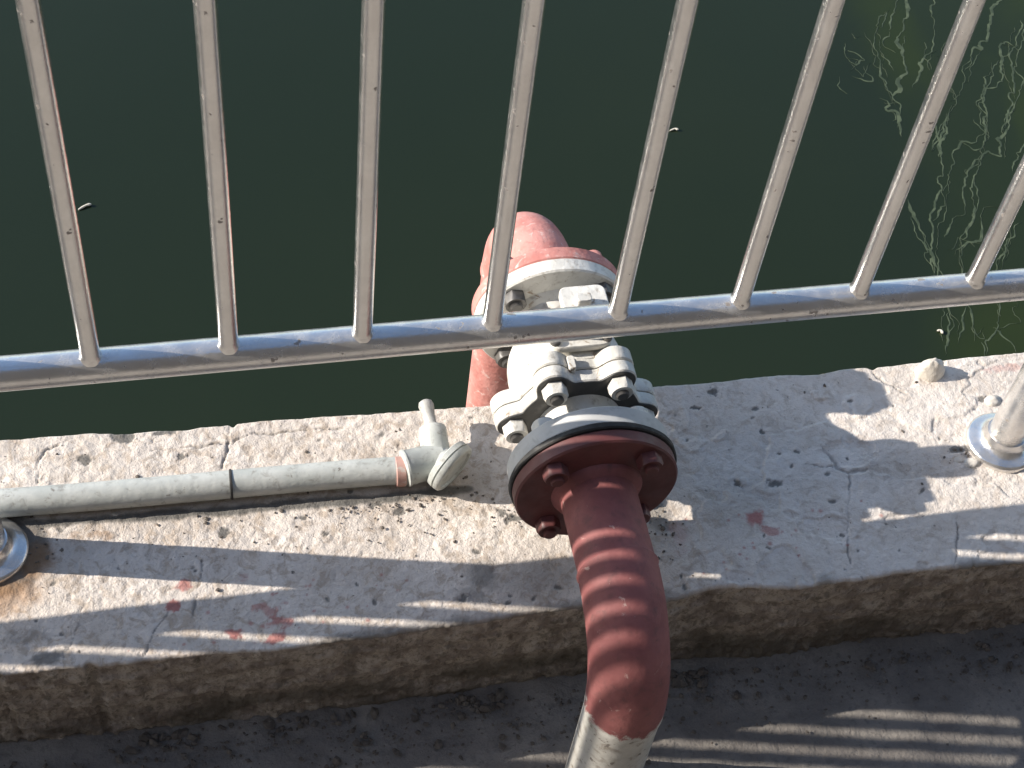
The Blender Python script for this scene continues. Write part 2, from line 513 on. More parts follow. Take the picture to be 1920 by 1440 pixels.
    # cracks
    wx = .0042 * fbm(tx * 70, ty * 70, seed=61, oct=4, gain=.7); wy = .0042 * fbm(tx * 70 + 9, ty * 70, seed=62, oct=4, gain=.7)
    brk = .45 + .75 * sstep(-.35, .25, fbm(tx * 35, ty * 35, seed=63, oct=3))
    for w, pts in ((.0016, pxl((432, 792), (430, 815), (424, 845), (418, 880))), (.0013, pxl((268, 1238), (285, 1195), (318, 1145))),
                   (.0012, pxl((120, 1230), (140, 1190), (165, 1120), (168, 1075))), (.0013, pxl((362, 1155), (375, 1095), (380, 1050))),
                   (.0030, pxl((1538, 838), (1556, 856), (1568, 880), (1590, 888), (1625, 880))), (.0016, pxl((1590, 888), (1590, 930), (1588, 1000), (1592, 1060))),
                   (.0012, pxl((1792, 970), (1795, 1010), (1790, 1060), (1800, 1085))), (.0012, pxl((285, 845), (430, 832), (470, 815), (640, 802))),
                   (.0013, pxl((70, 905), (72, 870), (85, 845), (110, 832))), (.0012, pxl((1510, 875), (1560, 878))), (.0014, pxl((1700, 740), (1665, 720), (1640, 700)))):
        d = seg_dist(tx + wx, ty + wy, pts)
        ww = np.maximum(w * brk, .0007)
        mk = sstep(ww, ww * .3, d) * np.clip(brk, 0, 1)
        h -= mk * .0018
        dark = np.maximum(dark, mk * .5)
    # lifted plate beside the crack
    c = atz(1590, 850, 0)
    h -= .0016 * sstep(1, .8, np.hypot((tx - c[0]) / .035, (ty - c[1]) / .02) + warp * 60) 
    h *= sstep(0, .004, edge) * .7 + .3
    Z[:, nA:o3] += h
    verts = np.stack([X, Y, Z], -1).reshape(-1, 3)
    i = np.arange(nx - 1)[:, None] * m + np.arange(m - 1)[None]
    faces = np.stack([i, i + m, i + m + 1, i + 1], -1).reshape(-1, 4)
    me = bpy.data.meshes.new('kerb')
    me.vertices.add(len(verts)); me.vertices.foreach_set('co', verts.ravel())
    me.loops.add(faces.size); me.loops.foreach_set('vertex_index', faces.ravel().astype(np.int32))
    me.polygons.add(len(faces))
    me.polygons.foreach_set('loop_start', np.arange(0, faces.size, 4, dtype=np.int32))
    me.update(calc_edges=True); me.validate()
    full = lambda a: np.concatenate([np.zeros((nx, nA)), a, np.zeros((nx, nF))], 1)
    # dark runs, holes and a darker lower band on the face
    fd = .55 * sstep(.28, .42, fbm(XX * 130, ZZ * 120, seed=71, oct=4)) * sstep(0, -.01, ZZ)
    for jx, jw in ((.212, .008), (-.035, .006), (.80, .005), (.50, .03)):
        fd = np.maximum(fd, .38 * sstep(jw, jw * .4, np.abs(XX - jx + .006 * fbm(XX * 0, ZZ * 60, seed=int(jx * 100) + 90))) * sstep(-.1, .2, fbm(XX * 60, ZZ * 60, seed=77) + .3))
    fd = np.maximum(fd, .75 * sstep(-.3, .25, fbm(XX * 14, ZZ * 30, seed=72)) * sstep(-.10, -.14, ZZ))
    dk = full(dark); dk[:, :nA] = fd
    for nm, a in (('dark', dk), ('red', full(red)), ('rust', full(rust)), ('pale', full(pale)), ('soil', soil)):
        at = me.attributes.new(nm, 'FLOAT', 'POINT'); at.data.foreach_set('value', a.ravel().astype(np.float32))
    me.shade_smooth()
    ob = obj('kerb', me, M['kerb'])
    tag(ob, 'pale cracked cement kerb along the water edge', None, None, 'structure')
    return ob
build_kerb()

# ------------------------------------------------------------------ pavement (roadside) and water
def grid_sheet(name, xs, ys, z, hf=None):
    nx, ny = len(xs), len(ys)
    X, Yg = np.meshgrid(xs, ys, indexing='ij')
    Zg = np.full_like(X, z) + (hf(X, Yg) if hf else 0)
    i = np.arange(nx - 1)[:, None] * ny + np.arange(ny - 1)[None]
    f = np.stack([i, i + ny, i + ny + 1, i + 1], -1).reshape(-1, 4)
    me = bpy.data.meshes.new(name)
    me.from_pydata(np.stack([X, Yg, Zg], -1).reshape(-1, 3).tolist(), [], f.tolist())
    me.shade_smooth()
    return me, X, Yg
xs = np.concatenate([np.linspace(-60, -1, 30), np.arange(-.9, 1.5, .008), np.linspace(1.6, 60, 30)])
ys = np.concatenate([np.linspace(-60, -1.2, 30), np.arange(-1.1, -.09, .008)])
me, _, _ = grid_sheet('pavement', xs, ys, GROUND,
                      lambda x, y: .0035 * fbm(x * 9, y * 9, seed=81, oct=5, gain=.6) + .004 * sstep(-.16, -.125, y + .010 * fbm(x * 12, x * 0, seed=82)) + .0025 * fbm(x * 45, y * 45, seed=83, oct=3))
tag(obj('pavement', me, M['pavement']), 'dark rough cement pavement at the foot of the kerb', None, None, 'structure')

xs = np.concatenate([np.linspace(-300, -3, 30), np.arange(-2.5, 6, .03), np.linspace(6.5, 300, 30)])
ys = np.concatenate([np.arange(.08, 4, .03), np.linspace(4.2, 600, 60)])
me, X, Yg = grid_sheet('water', xs, ys, WATER)
p = [atz(a, b, WATER)[:2] for a, b in ((1580, -200), (1600, 0), (1690, 230), (1765, 480), (1745, 680), (1745, 760))]
bx = np.interp(Yg, [q[1] for q in reversed(p)], [q[0] for q in reversed(p)])
refl_mask = sstep(-.06, .10, X - bx + .05 * fbm(X * 8, Yg * 8, seed=91)) * (.35 + .65 * sstep(-.25, .3, fbm(X * 7, Yg * 3, seed=92, oct=4)))  # mask of the painted foliage reflection
at = me.attributes.new('reflected_green', 'FLOAT', 'POINT'); at.data.foreach_set('value', refl_mask.ravel().astype(np.float32))
tag(obj('water', me, M['water']), 'still dark green water below the kerb', None, None, 'structure')

# unseen wall added on the far side of the pavement, behind the viewer: it closes off that half of the sky
k = Mat('blocker_wall')
c = k.mix(k.ramp(k.noise(1.2, 5), .35, .65), (.085, .075, .068), (.12, .105, .095))
k.set(Base_Color=c, Roughness=.9)
k.bump(k.noise(40, 4), .004, .5)
mb = MB().prism((0, -3.0, GROUND), (1, 0, 0), (0, 0, 1), (0, -1, 0), [(-14, -.1), (16, -.1), (16, 7.4), (-14, 7.4)], 0, .3)
mb.prism((0, -2.97, GROUND), (1, 0, 0), (0, 0, 1), (0, -1, 0), [(-14, -.1), (16, -.1), (16, .5), (-14, .5)], -.02, .027)
mb.prism((0, -2.9, GROUND), (1, 0, 0), (0, 0, 1), (0, -1, 0), [(-14.05, 7.4), (16.05, 7.4), (16.05, 7.6), (-14.05, 7.6)], 0, .5)
tag(mb.build('blocker', k.m), 'added dark wall across the pavement', None, None, 'structure')

# ------------------------------------------------------------------ railing
RAIL_Y, RAIL_Z, RAIL_R, BAL_R, POST_R = .007, .269, .0157, .0087, .020
S = .118
TOP_Z = 1.02
P0, P1 = -.1286, .951
PAN = P1 - P0
rail = empty('railing', (P0, 0, 0), 'stainless steel tube railing standing on the kerb in front of the water', 'railing')
og = Vector((P0, 0, 0))
def child_mesh(mb, name, origin):
    o_ = Vector(origin)
    me = mesh_from(name, [v - o_ for v in mb.v], mb.f, 40)
    bm = bmesh.new(); bm.from_mesh(me); bmesh.ops.recalc_face_normals(bm, faces=bm.faces); bm.to_mesh(me); bm.free()
    me.shade_smooth(); me.set_sharp_from_angle(angle=R(40))
    return me
bm_ = MB().tube([(0, 0, 0), (0, 0, .004), (0, 0, .007), (0, 0, .35), (0, 0, TOP_Z - RAIL_Z)], [BAL_R + .0022, BAL_R + .0012, BAL_R, BAL_R, BAL_R], 32, wob=.012, seed=4)
bal_me = child_mesh(bm_, 'baluster', (0, 0, 0))
pm = MB().tube([(0, 0, -.01), (0, 0, .3), (0, 0, .7), (0, 0, TOP_Z)], POST_R, 40)
post_me = child_mesh(pm, 'post', (0, 0, 0))
cv = MB().lathe((0, 0, -.004), (0, 0, 1), [(0, .0395), (.007, .0398), (.0095, .0388), (.011, .0365), (.0125, .031), (.015, .026), (.019, .0232), (.024, .0222), (.0265, .0215), (.0265, .0195)], 56)
cov_me = child_mesh(cv, 'base_cover', (0, 0, 0))
br_me = child_mesh(MB().tube([(0, 0, 0), (PAN * .5, 0, 0), (PAN, 0, 0)], RAIL_R, 40), 'bottom_rail', (0, 0, 0))
for i in range(-3, 2):
    x0 = P0 + i * PAN
    o = obj('bottom_rail', br_me, M['steel_rail'], rail, Vector((x0, RAIL_Y, RAIL_Z)) - og)
    for j in range(8):
        xb = x0 + (0 - P0) + j * S
        ob = obj('baluster', bal_me, M['steel_baluster'], rail, Vector((xb, RAIL_Y, RAIL_Z + RAIL_R * .75)) - og, (0, 0, random.uniform(0, 6)))
    po = obj('post', post_me, M['steel_rail'], rail, Vector((x0, 0, 0)) - og)
    obj('base_cover', cov_me, M['steel_cover'], po)
po = obj('post', post_me, M['steel_rail'], rail, Vector((P0 + 2 * PAN, 0, 0)) - og)
obj('base_cover', cov_me, M['steel_cover'], po)
MB().tube([(P0 - 3 * PAN - .1, 0, TOP_Z), (P0, 0, TOP_Z), (P0 + 2 * PAN + .1, 0, TOP_Z)], .025, 40).build('top_rail', M['steel_rail'], None, og).parent = rail
rail.children[-1].location = (0, 0, 0)

# ------------------------------------------------------------------ nuts and bolts
def nut_mesh(r, t, name='nut'):
    mb = MB()
    hexo = [(r * math.cos(math.pi / 3 * k), r * math.sin(math.pi / 3 * k)) for k in range(6)]
    n = 24
    base = 0
    # chamfered hexagon
    rings = []
    for d, lim in ((0, r), (t * .78, r), (t, r * .86)):
        ring = []
        for kk in range(n):
            a = 2 * math.pi * kk / n
            s_ = r * math.cos(math.pi / 6) / math.cos(((a + math.pi / 6) % (math.pi / 3)) - math.pi / 6)
            s_ = min(s_, lim)
            ring.append((s_ * math.cos(a + math.pi / 6), s_ * math.sin(a + math.pi / 6)))
        rings.append((d, ring))
    for d, ring in rings:
        for x, y in ring: mb.v.append(Vector((x, y, d)))
    for i in range(2):
        for kk in range(n):
            a = i * n + kk; b = i * n + (kk + 1) % n
            mb.f.append((a, b, b + n, a + n))
    mb.f.append(tuple(reversed(range(n)))); mb.f.append(tuple(2 * n + kk for kk in range(n)))
    return child_mesh(mb, name, (0, 0, 0))
def stud_mesh(r, l):
    return child_mesh(MB().lathe((0, 0, 0), (0, 0, 1), [(0, r)] + [(l * (.70 + .02 * i), r * (1 if i % 2 else .92)) for i in range(12)] + [(l, r * .8)], 16), 'stud', (0, 0, 0))
NUT_BIG, STUD_BIG = nut_mesh(.0125, .012), stud_mesh(.0068, .0165)
NUT_MID, STUD_MID = nut_mesh(.0125, .013), stud_mesh(.0068, .017)
def put_nut(me_n, me_s, loc, toward, mat, smat, parent, porg, spin=0.0, tilt=0.0):
    """toward: -1 faces the viewer (-Y), +1 faces the water"""
    o = obj('nut', me_n, None, parent, Vector(loc) - Vector(porg))
    if not o.data.materials: o.data.materials.append(mat)
    o.material_slots[0].link = 'OBJECT'; o.material_slots[0].material = mat
    o.rotation_mode = 'XYZ'
    o.rotation_euler = (R(90) if toward < 0 else R(-90), spin, 0)
    m = Matrix.Rotation(R(90) if toward < 0 else R(-90), 4, 'X') @ Matrix.Rotation(spin, 4, 'Z')
    o.rotation_euler = m.to_euler()
    s = obj('stud', me_s, None, o)
    if not s.data.materials: s.data.materials.append(smat)
    s.material_slots[0].link = 'OBJECT'; s.material_slots[0].material = smat
    return o

# ------------------------------------------------------------------ pipes and valve
XV, ZV = .456, .115
FR = .0808                       # flange radius
PR = .0372                       # pipe radius
YF = -.0780                      # front face of the near red flange
BR_ = .095                       # bend radius

def disc(name, y0, y1, r, mat, parent, porg, bev=.0018, n=72, wob=0.0, seed=0, hole=None):
    mb = MB()
    prof = [(0, r - bev), (bev, r), (y1 - y0 - bev, r), (y1 - y0, r - bev)]
    mb.lathe((XV, y0, ZV), (0, 1, 0), prof, n)
    if wob:
        for v in mb.v:
            a = math.atan2(v.z - ZV, v.x - XV)
            f_ = 1 + wob * float(fbm(np.array(a * 3.0), np.array(seed * 3.1 + v.y * 150), seed=seed, oct=3))
            v.x = XV + (v.x - XV) * f_; v.z = ZV + (v.z - ZV) * f_
    me = child_mesh(mb, name, porg)
    return obj(name, me, mat, parent)

# near red pipe: flange, bend and the grey foot that goes into the pavement
n_org = Vector((XV, YF - .085 - BR_, GROUND))
near = empty('flanged_pipe', n_org, 'dark red pipe curving from the pavement up to the near valve flange', 'pipe')
disc('flange', YF, YF + .015, FR, M['red_dark'], near, n_org)
mb = MB()
pts = [(XV, YF + .004, ZV), (XV, YF - .0005, ZV), (XV, YF - .0045, ZV), (XV, YF - .009, ZV)]; rad = [PR + .008, PR + .008, PR + .0055, PR]
for t in np.linspace(.03, .085, 6): pts.append((XV, YF - t, ZV)); rad.append(PR)
yb = YF - .085
# weld bead at the start of the bend
pts += [(XV, yb - .002, ZV), (XV, yb - .005, ZV), (XV, yb - .008, ZV)]; rad += [PR + .0006, PR + .0022, PR + .0008]
for a in np.linspace(8, 90, 22):
    a = R(a)
    pts.append((XV, yb - BR_ * math.sin(a), ZV - BR_ + BR_ * math.cos(a))); rad.append(PR + .0012)
me = child_mesh(MB().tube(pts, rad, 48, wob=.006, seed=2), 'bend', n_org)
obj('bend', me, M['foot_paint'], near)
yv = yb - BR_
me = child_mesh(MB().tube([(XV, yv, ZV - BR_ + .006), (XV, yv, ZV - BR_ - .001), (XV, yv, ZV - BR_ - .005), (XV, yv, ZV - BR_ - .010), (XV, yv, -.05), (XV, yv, -.12), (XV, yv, GROUND - .05)],
                          [PR, PR + .0012, PR + .0014, PR + .0004, PR + .0002, PR + .0003, PR + .0003], 48, wob=.012, seed=6), 'foot', n_org)
tag(obj('foot', me, M['foot_paint'], near), 'pale grey painted upright below the red bend')
for i, a in enumerate((45, 135, 225, 315)):
    put_nut(NUT_BIG, STUD_BIG, (XV + .0645 * math.cos(R(a + 2)), YF, ZV + .0645 * math.sin(R(a + 2))), -1, M['red_dark'], M['red_dark'], near, n_org, .2 + i)

# far red pipe: flange, bend, drop into the water
YW = .135                        # inner face of the far white flange
yf2 = YW + .017 + .0165
f_org = Vector((XV, yf2 + .031 + BR_, WATER))
far = empty('flanged_pipe', f_org, 'faded pink red pipe bending from the far valve flange down into the water', 'pipe')
disc('flange', YW + .017, yf2, FR - .0005, M['red_faded'], far, f_org)
pts = [(XV, yf2 - .004, ZV), (XV, yf2 + .0005, ZV), (XV, yf2 + .005, ZV), (XV, yf2 + .010, ZV), (XV, yf2 + .031, ZV)]; rad = [PR + .009, PR + .008, PR + .0055, PR + .0005, PR]
for a in np.linspace(6, 90, 22):
    a = R(a); pts.append((XV, yf2 + .031 + BR_ * math.sin(a), ZV - BR_ + BR_ * math.cos(a))); rad.append(PR + .0012)
me = child_mesh(MB().tube(pts, rad, 48, wob=.008, seed=9), 'bend', f_org)
obj('bend', me, M['red_faded'], far)
yv2 = yf2 + .031 + BR_
me = child_mesh(MB().tube([(XV, yv2, ZV - BR_ + .002), (XV, yv2, ZV - BR_ - .004), (XV, yv2, ZV - BR_ - .007), (XV, yv2, ZV - BR_ - .011), (XV, yv2, -.3), (XV, yv2, WATER - .3)], [PR, PR + .0022, PR + .0025, PR + .0004, PR, PR], 48), 'drop_pipe', f_org)
obj('drop_pipe', me, M['red_faded'], far)
for i, a in enumerate((45, 135, 225, 315)):
    put_nut(NUT_BIG, STUD_BIG, (XV + .0645 * math.cos(R(a)), yf2, ZV + .0645 * math.sin(R(a))), 1, M['red_faded'], M['red_faded'], far, f_org, .5 * i)

# valve
v_org = Vector((XV, .06, 0))
val = empty('ball_valve', v_org, 'white painted flanged ball valve bolted between two red pipes over the kerb', 'valve')
G0 = YF + .015
disc('gasket', G0 - .0003, G0 + .0066, FR + .0026, M['rubber'], val, v_org, .0012, 96, .012, 3)
disc('near_flange', G0 + .0064, G0 + .0275, FR, M['flange_grey'], val, v_org)
disc('far_flange', YW, YW + .0172, FR, M['valve_white'], val, v_org)
Y1 = .0065                         # near face of the middle flange
me = child_mesh(MB().lathe((XV, 0, ZV), (0, 1, 0), [(G0 + .025, .052), (G0 + .029, .049), (G0 + .034, .0435), (Y1 - .014, .0405), (Y1 - .006, .0405), (Y1 + .002, .043)], 56), 'neck', v_org)
obj('neck', me, M['valve_white'], val)
def lobed(R0, rb, rho, n=180, ph=0.0, k_=420.0):
    out = []
    for i in range(n):
        th = 2 * math.pi * i / n
        vals = [R0]
        for j in range(6):
            d = th - (math.pi / 3 * j + ph)
            d = (d + math.pi) % (2 * math.pi) - math.pi
            if abs(d) < math.pi / 2 and abs(rb * math.sin(d)) < rho:
                vals.append(rb * math.cos(d) + math.sqrt(rho * rho - (rb * math.sin(d)) ** 2))
        mx = max(vals)
        r_ = mx + math.log(sum(math.exp(k_ * (v_ - mx)) for v_ in vals)) / k_
        out.append(r_)
    out = np.array(out)
    for _ in range(3): out = (np.roll(out, 1) + 2 * out + np.roll(out, -1)) / 4
    return [(r_ * math.cos(2 * math.pi * i / n), r_ * math.sin(2 * math.pi * i / n)) for i, r_ in enumerate(out)]
lob = lobed(.0635, .0655, .0185, ph=R(-1))
lob2 = lobed(.064, .0655, .0190, ph=R(-1))
me = child_mesh(MB().prism((XV, 0, ZV), (1, 0, 0), (0, 0, 1), (0, 1, 0), lob, Y1 + .0012, Y1 + .0155, .0014), 'clamp_plate', v_org)
obj('clamp_plate', me, M['valve_white'], val)
lobf = lobed(.0622, .0655, .0172, ph=R(-1))
me = child_mesh(MB().prism((XV, 0, ZV), (1, 0, 0), (0, 0, 1), (0, 1, 0), lobf, Y1, Y1 + .002, .0004), 'clamp_face', v_org)
tag(obj('clamp_face', me, M['dark_face'], val), 'black face of the bolted valve clamp')  # thin near-black plate over the near side of the clamp
me = child_mesh(MB().prism((XV, 0, ZV), (1, 0, 0), (0, 0, 1), (0, 1, 0), lob2, Y1 + .0165, Y1 + .0330, .0014), 'body_plate', v_org)
obj('body_plate', me, M['valve_white'], val)
prof = [(Y1 + .0150, .0555), (Y1 + .0320, .0565), (Y1 + .036, .0580)]
yc = .0665
for a in np.linspace(-55, 62, 16):
    prof.append((yc + .042 * math.sin(R(a)), .036 + .024 * math.cos(R(a))))
prof += [(.110, .0445), (.118, .0430), (.128, .0440), (YW - .003, .0500), (YW + .002, .053)]
me = child_mesh(MB().lathe((XV, 0, ZV), (0, 1, 0), prof, 64), 'body', v_org)
obj('body', me, M['valve_white'], val)
for i in range(6):
    a = R(60 * i - 1)
    put_nut(NUT_MID, STUD_MID, (XV + .0655 * math.cos(a), Y1 - .0003, ZV + .0655 * math.sin(a)), -1, M['valve_white'], M['dark_bolt'], val, v_org, .35 + .9 * i)
for i, a in enumerate((45, 135, 225, 315)):
    put_nut(NUT_BIG, STUD_BIG, (XV + .0645 * math.cos(R(a)), YW, ZV + .0645 * math.sin(R(a))), -1, M['dark_bolt'], M['dark_bolt'], val, v_org, .3 + .5 * i)
for i, a in enumerate((45, 135, 225, 315)):
    put_nut(NUT_BIG, STUD_BIG, (XV + .0645 * math.cos(R(a + 2)), G0 + .027, ZV + .0645 * math.sin(R(a + 2))), 1, M['valve_white'], M['dark_bolt'], val, v_org, .5 + .5 * i)
def rrect(w, d, r, n=6):
    out = []
    for cx, cy, a0 in ((w / 2 - r, d / 2 - r, 0), (-w / 2 + r, d / 2 - r, 90), (-w / 2 + r, -d / 2 + r, 180), (w / 2 - r, -d / 2 + r, 270)):
        for i in range(n + 1):
            a = R(a0 + 90 * i / n); out.append((cx + r * math.cos(a), cy + r * math.sin(a)))
    return out
TY = .066
Xa, Ya, Za = (1, 0, 0), (0, 1, 0), (0, 0, 1)
mb = MB().prism((XV + .002, TY, 0), Xa, Ya, Za, rrect(.050, .046, .012), .153, .183, .002)
mb.prism((XV + .002, TY, 0), Xa, Ya, Za, rrect(.062, .052, .010), .1825, .1910, .0015)
obj('stem_boss', child_mesh(mb, 'stem_boss', v_org), M['valve_white'], val)
mb = MB().prism((XV + .003, TY + .002, 0), Xa, Ya, Za, rrect(.036, .034, .010), .1905, .217, .0015)
mb.prism((XV + .006, TY + .003, 0), Xa, Ya, Za, rrect(.046, .040, .008), .2165, .2255, .0014)
obj('gland', child_mesh(mb, 'gland', v_org), M['valve_white'], val)
mb = MB().prism((XV + .003, TY, 0), Xa, Ya, Za, rrect(.015, .011, .003), .225, .2355, .001)
obj('stem', child_mesh(mb, 'stem', v_org), M['valve_white'], val)
# position stop: small bent plate on the near side of the boss
mb = MB().prism((XV - .002, TY - .034, 0), Xa, (0, .86, .5), (0, -.5, .86), rrect(.030, .034, .003, 3), .160, .1635, .0007)
o = obj('stop_plate', child_mesh(mb, 'stop_plate', v_org), M['tan_plate'], val)
mb = MB().prism((XV - .012, TY - .040, 0), Xa, Ya, Za, rrect(.007, .016, .002, 3), .153, .187, .0007)
obj('stop_lug', child_mesh(mb, 'stop_lug', v_org), M['valve_white'], val)
for sx, sy in ((-.024, -.018), (.028, -.018), (-.024, .018), (.028, .018)):
    me_ = child_mesh(MB().lathe((XV + sx, TY + sy, .1905), Za, [(0, .0052), (.0045, .0052), (.0055, .004)], 12), 'screw', v_org)
    obj('screw', me_, M['dark_bolt'], val)
# casting rib over the body towards the clamp
mb = MB().prism((XV + .012, .0462, ZV), Xa, Za, Ya, rrect(.046, .012, .004), -.012, .016, .0015)
for v in mb.v: v.z += .0585
obj('nameplate_boss', child_mesh(mb, 'nameplate_boss', v_org), M['valve_white'], val)

# ------------------------------------------------------------------ small grey pipe on the kerb
PRs = .0145
pz = PRs + .0015
A_, B_ = Vector((-2.2, .101, pz)), Vector((.302, .0335, pz))
dirp = (B_ - A_).normalized()
A_ = Vector((-.1154, .0472, pz)) - dirp * 0
dirp = (B_ - A_).normalized()
A_ = A_ - dirp * 1.6
s_org = Vector((.31, .035, 0))
sp = empty('drain_pipe', s_org, 'thin grey plastic pipe lying on the kerb, ending in a capped fitting', 'pipe')
npts = 60
pts = [A_ + (B_ - A_) * (i / npts) + Vector((0, .0015 * math.sin(i * .35), .0008 * math.sin(i * .23))) for i in range(npts + 1)]
pts[-1] = B_
obj('tube', child_mesh(MB().tube(pts, PRs, 32), 'tube', s_org), M['pvc_grey'], sp)
def on_pipe(x): 
    t = (x - A_.x) / (B_.x - A_.x); return A_ + (B_ - A_) * t
mb = MB().lathe(on_pipe(.1105), dirp, [(0, PRs + .0003), (.0006, PRs + .0012), (.0022, PRs + .0012), (.0028, PRs + .0003)], 32)
tag(obj('band', child_mesh(mb, 'band', s_org), M['rubber'], sp), 'thin black band round the grey pipe')
mb = MB().lathe(on_pipe(.2795), dirp, [(0, PRs + .0004), (.001, PRs + .0013), (.010, PRs + .0013), (.0105, PRs)], 32)
tag(obj('primer_ring', child_mesh(mb, 'primer_ring', s_org), M['primer'], sp), 'pinkish red ring at the fitting socket')
c0 = on_pipe(.2885); cz = .0208
c0 = Vector((c0.x, c0.y, cz)); cj = Vector((.3235, .040, cz + .001))
ax = (cj - c0).normalized()
mb = MB().lathe(c0, ax, [(0, .0155), (.0008, .0196), (.003, .0198), (.0045, .0186), (.034, .0180), (.042, .0165)], 40)
bdir = Vector((.02, .97, .20)).normalized()
mb.lathe(cj + bdir * .002, bdir, [(0, .0160), (.018, .0148), (.0325, .0146), (.0345, .0138), (.0345, .0085)], 36)
cd = Vector((.642, -.752, -.12)).normalized()
mb.lathe(cj - cd * .012, cd, [(0, .010), (.004, .0150), (.010, .0165), (.020, .0185), (.026, .0225)], 40)
obj('fitting', child_mesh(mb, 'fitting', s_org), M['pvc_grey'], sp)
cc = cj + cd * .010 + Vector((0, 0, .008))
mb = MB().lathe(cc, cd, [(0, .0250), (.0015, .0280), (.0068, .0285), (.0074, .0268), (.0082, .0268), (.0088, .0284), (.0130, .0280), (.0148, .0262), (.0150, .0225), (.0128, .0215), (.0126, .004)], 48)
for v in mb.v: v.z = max(v.z, .0008) if v.z < .0008 else v.z
obj('cap', child_mesh(mb, 'cap', s_org), M['pvc_grey'], sp)
st = cj + bdir * .036
sdir = Vector((-.10, .96, .20)).normalized()
mb = MB().lathe(st - sdir * .006, sdir, [(0, .0075), (.010, .0072), (.012, .0060), (.022, .0066), (.028, .0078), (.033, .0082), (.037, .0070), (.0388, .0042), (.0394, .001)], 28)
obj('stub', child_mesh(mb, 'stub', s_org), M['grey_paint'], sp)

# ------------------------------------------------------------------ mortar lump and crumbs on the kerb
def lump(name, c, rx, ry, rz, seed, mat, n=22, m=14, pw=1.0):
    verts, faces = [], []
    for i in range(m + 1):
        t = i / m * math.pi * .5
        for k_ in range(n):
            a = 2 * math.pi * k_ / n
            d = Vector((math.cos(a) * math.sin(t) ** pw, math.sin(a) * math.sin(t) ** pw, math.cos(t)))
            f_ = 1 + .26 * float(fbm(np.array(d.x * 1.7 + seed), np.array(d.y * 1.7), np.array(d.z * 1.7), seed=seed, oct=4, gain=.6))
            verts.append((d.x * rx * f_, d.y * ry * f_, d.z * rz * f_ - .002))
    for i in range(m):
        for k_ in range(n):
            a = i * n + k_; b = i * n + (k_ + 1) % n
            faces.append((a, a + n, b + n, b))
    me = mesh_from(name, verts, faces, 60)
    return obj(name, me, mat, None, c)
c = atz(1742, 700, 0)
tag(lump('mortar_lump', (c[0], c[1], 0), .018, .013, .026, 5, M['mortar'], pw=1.35), 'pointed pale mortar lump stuck on the water side edge of the kerb', 'mortar lump')
for (px, py, r_, sd_, lab) in ((1822, 868, .0075, 8, 'small pale mortar crumb touching the right post cover'),
                             (1798, 862, .0055, 12, 'tiny mortar crumb just left of the right post cover'),
                             (1862, 752, .008, 19, 'flat pale mortar crumb behind the right post'),
                             (215, 965, .004, 23, 'tiny grey pebble below the left end of the grey pipe')):
    c = atz(px, py, 0)
    tag(lump('mortar_crumb', (c[0], c[1], 0), r_ * 1.3, r_, r_ * .8, sd_, M['mortar'], 14, 8), lab, 'crumb')

# ------------------------------------------------------------------ reflections drawn as pale threads, and twigs floating on the water
def ribbon(lines, z, seed):
    rng = np.random.RandomState(seed)
    verts, faces = [], []
    for w, pts in lines:
        P = [np.array(atz(x, y, z)) for x, y in pts]
        dense = []
        for a, b in zip(P[:-1], P[1:]):
            n_ = max(3, int(np.linalg.norm(b - a) / .006))
            for i in range(n_): dense.append(a + (b - a) * i / n_)
        dense.append(P[-1]); D = np.array(dense)
        for _ in range(2): D[1:-1] = (D[:-2] + 2 * D[1:-1] + D[2:]) / 4
        off = rng.uniform(0, 90)
        t = np.arange(len(D)) * .006
        D[:, 0] += .015 * fbm(t * 30 + off, t * 0, seed=seed, oct=4, gain=.65)
        D[:, 1] += .015 * fbm(t * 30 + off, t * 0 + 30, seed=seed + 1, oct=4, gain=.65)
        wid = 1.35 * w * (.25 + 1.5 * np.clip(fbm(t * 18 + off, t * 0 + 60, seed=seed + 2, oct=3) + .35, 0, 1.4))
        wid *= np.clip(np.minimum(np.arange(len(D)), np.arange(len(D))[::-1]) / 4.0, .15, 1)
        b0 = len(verts)
        for i in range(len(D)):
            d = D[min(i + 1, len(D) - 1)] - D[max(i - 1, 0)]; d = d / (np.linalg.norm(d) + 1e-9)
            nn = np.array([-d[1], d[0], 0])
            verts += [D[i] + nn * wid[i] - [0, 0, .0002], D[i] + [0, 0, .0002], D[i] - nn * wid[i] - [0, 0, .0002]]
        for i in range(len(D) - 1):
            a = b0 + i * 3
            faces += [(a, a + 1, a + 4, a + 3), (a + 1, a + 2, a + 5, a + 4)]
    return mesh_from('reflection_threads', verts, faces, 80)
z6 = lambda *p: [(1440 + x / 2.323, y / 2.323) for x, y in p]
z8 = lambda *p: [(1300 + x / 3.097, 480 + y / 3.097) for x, y in p]
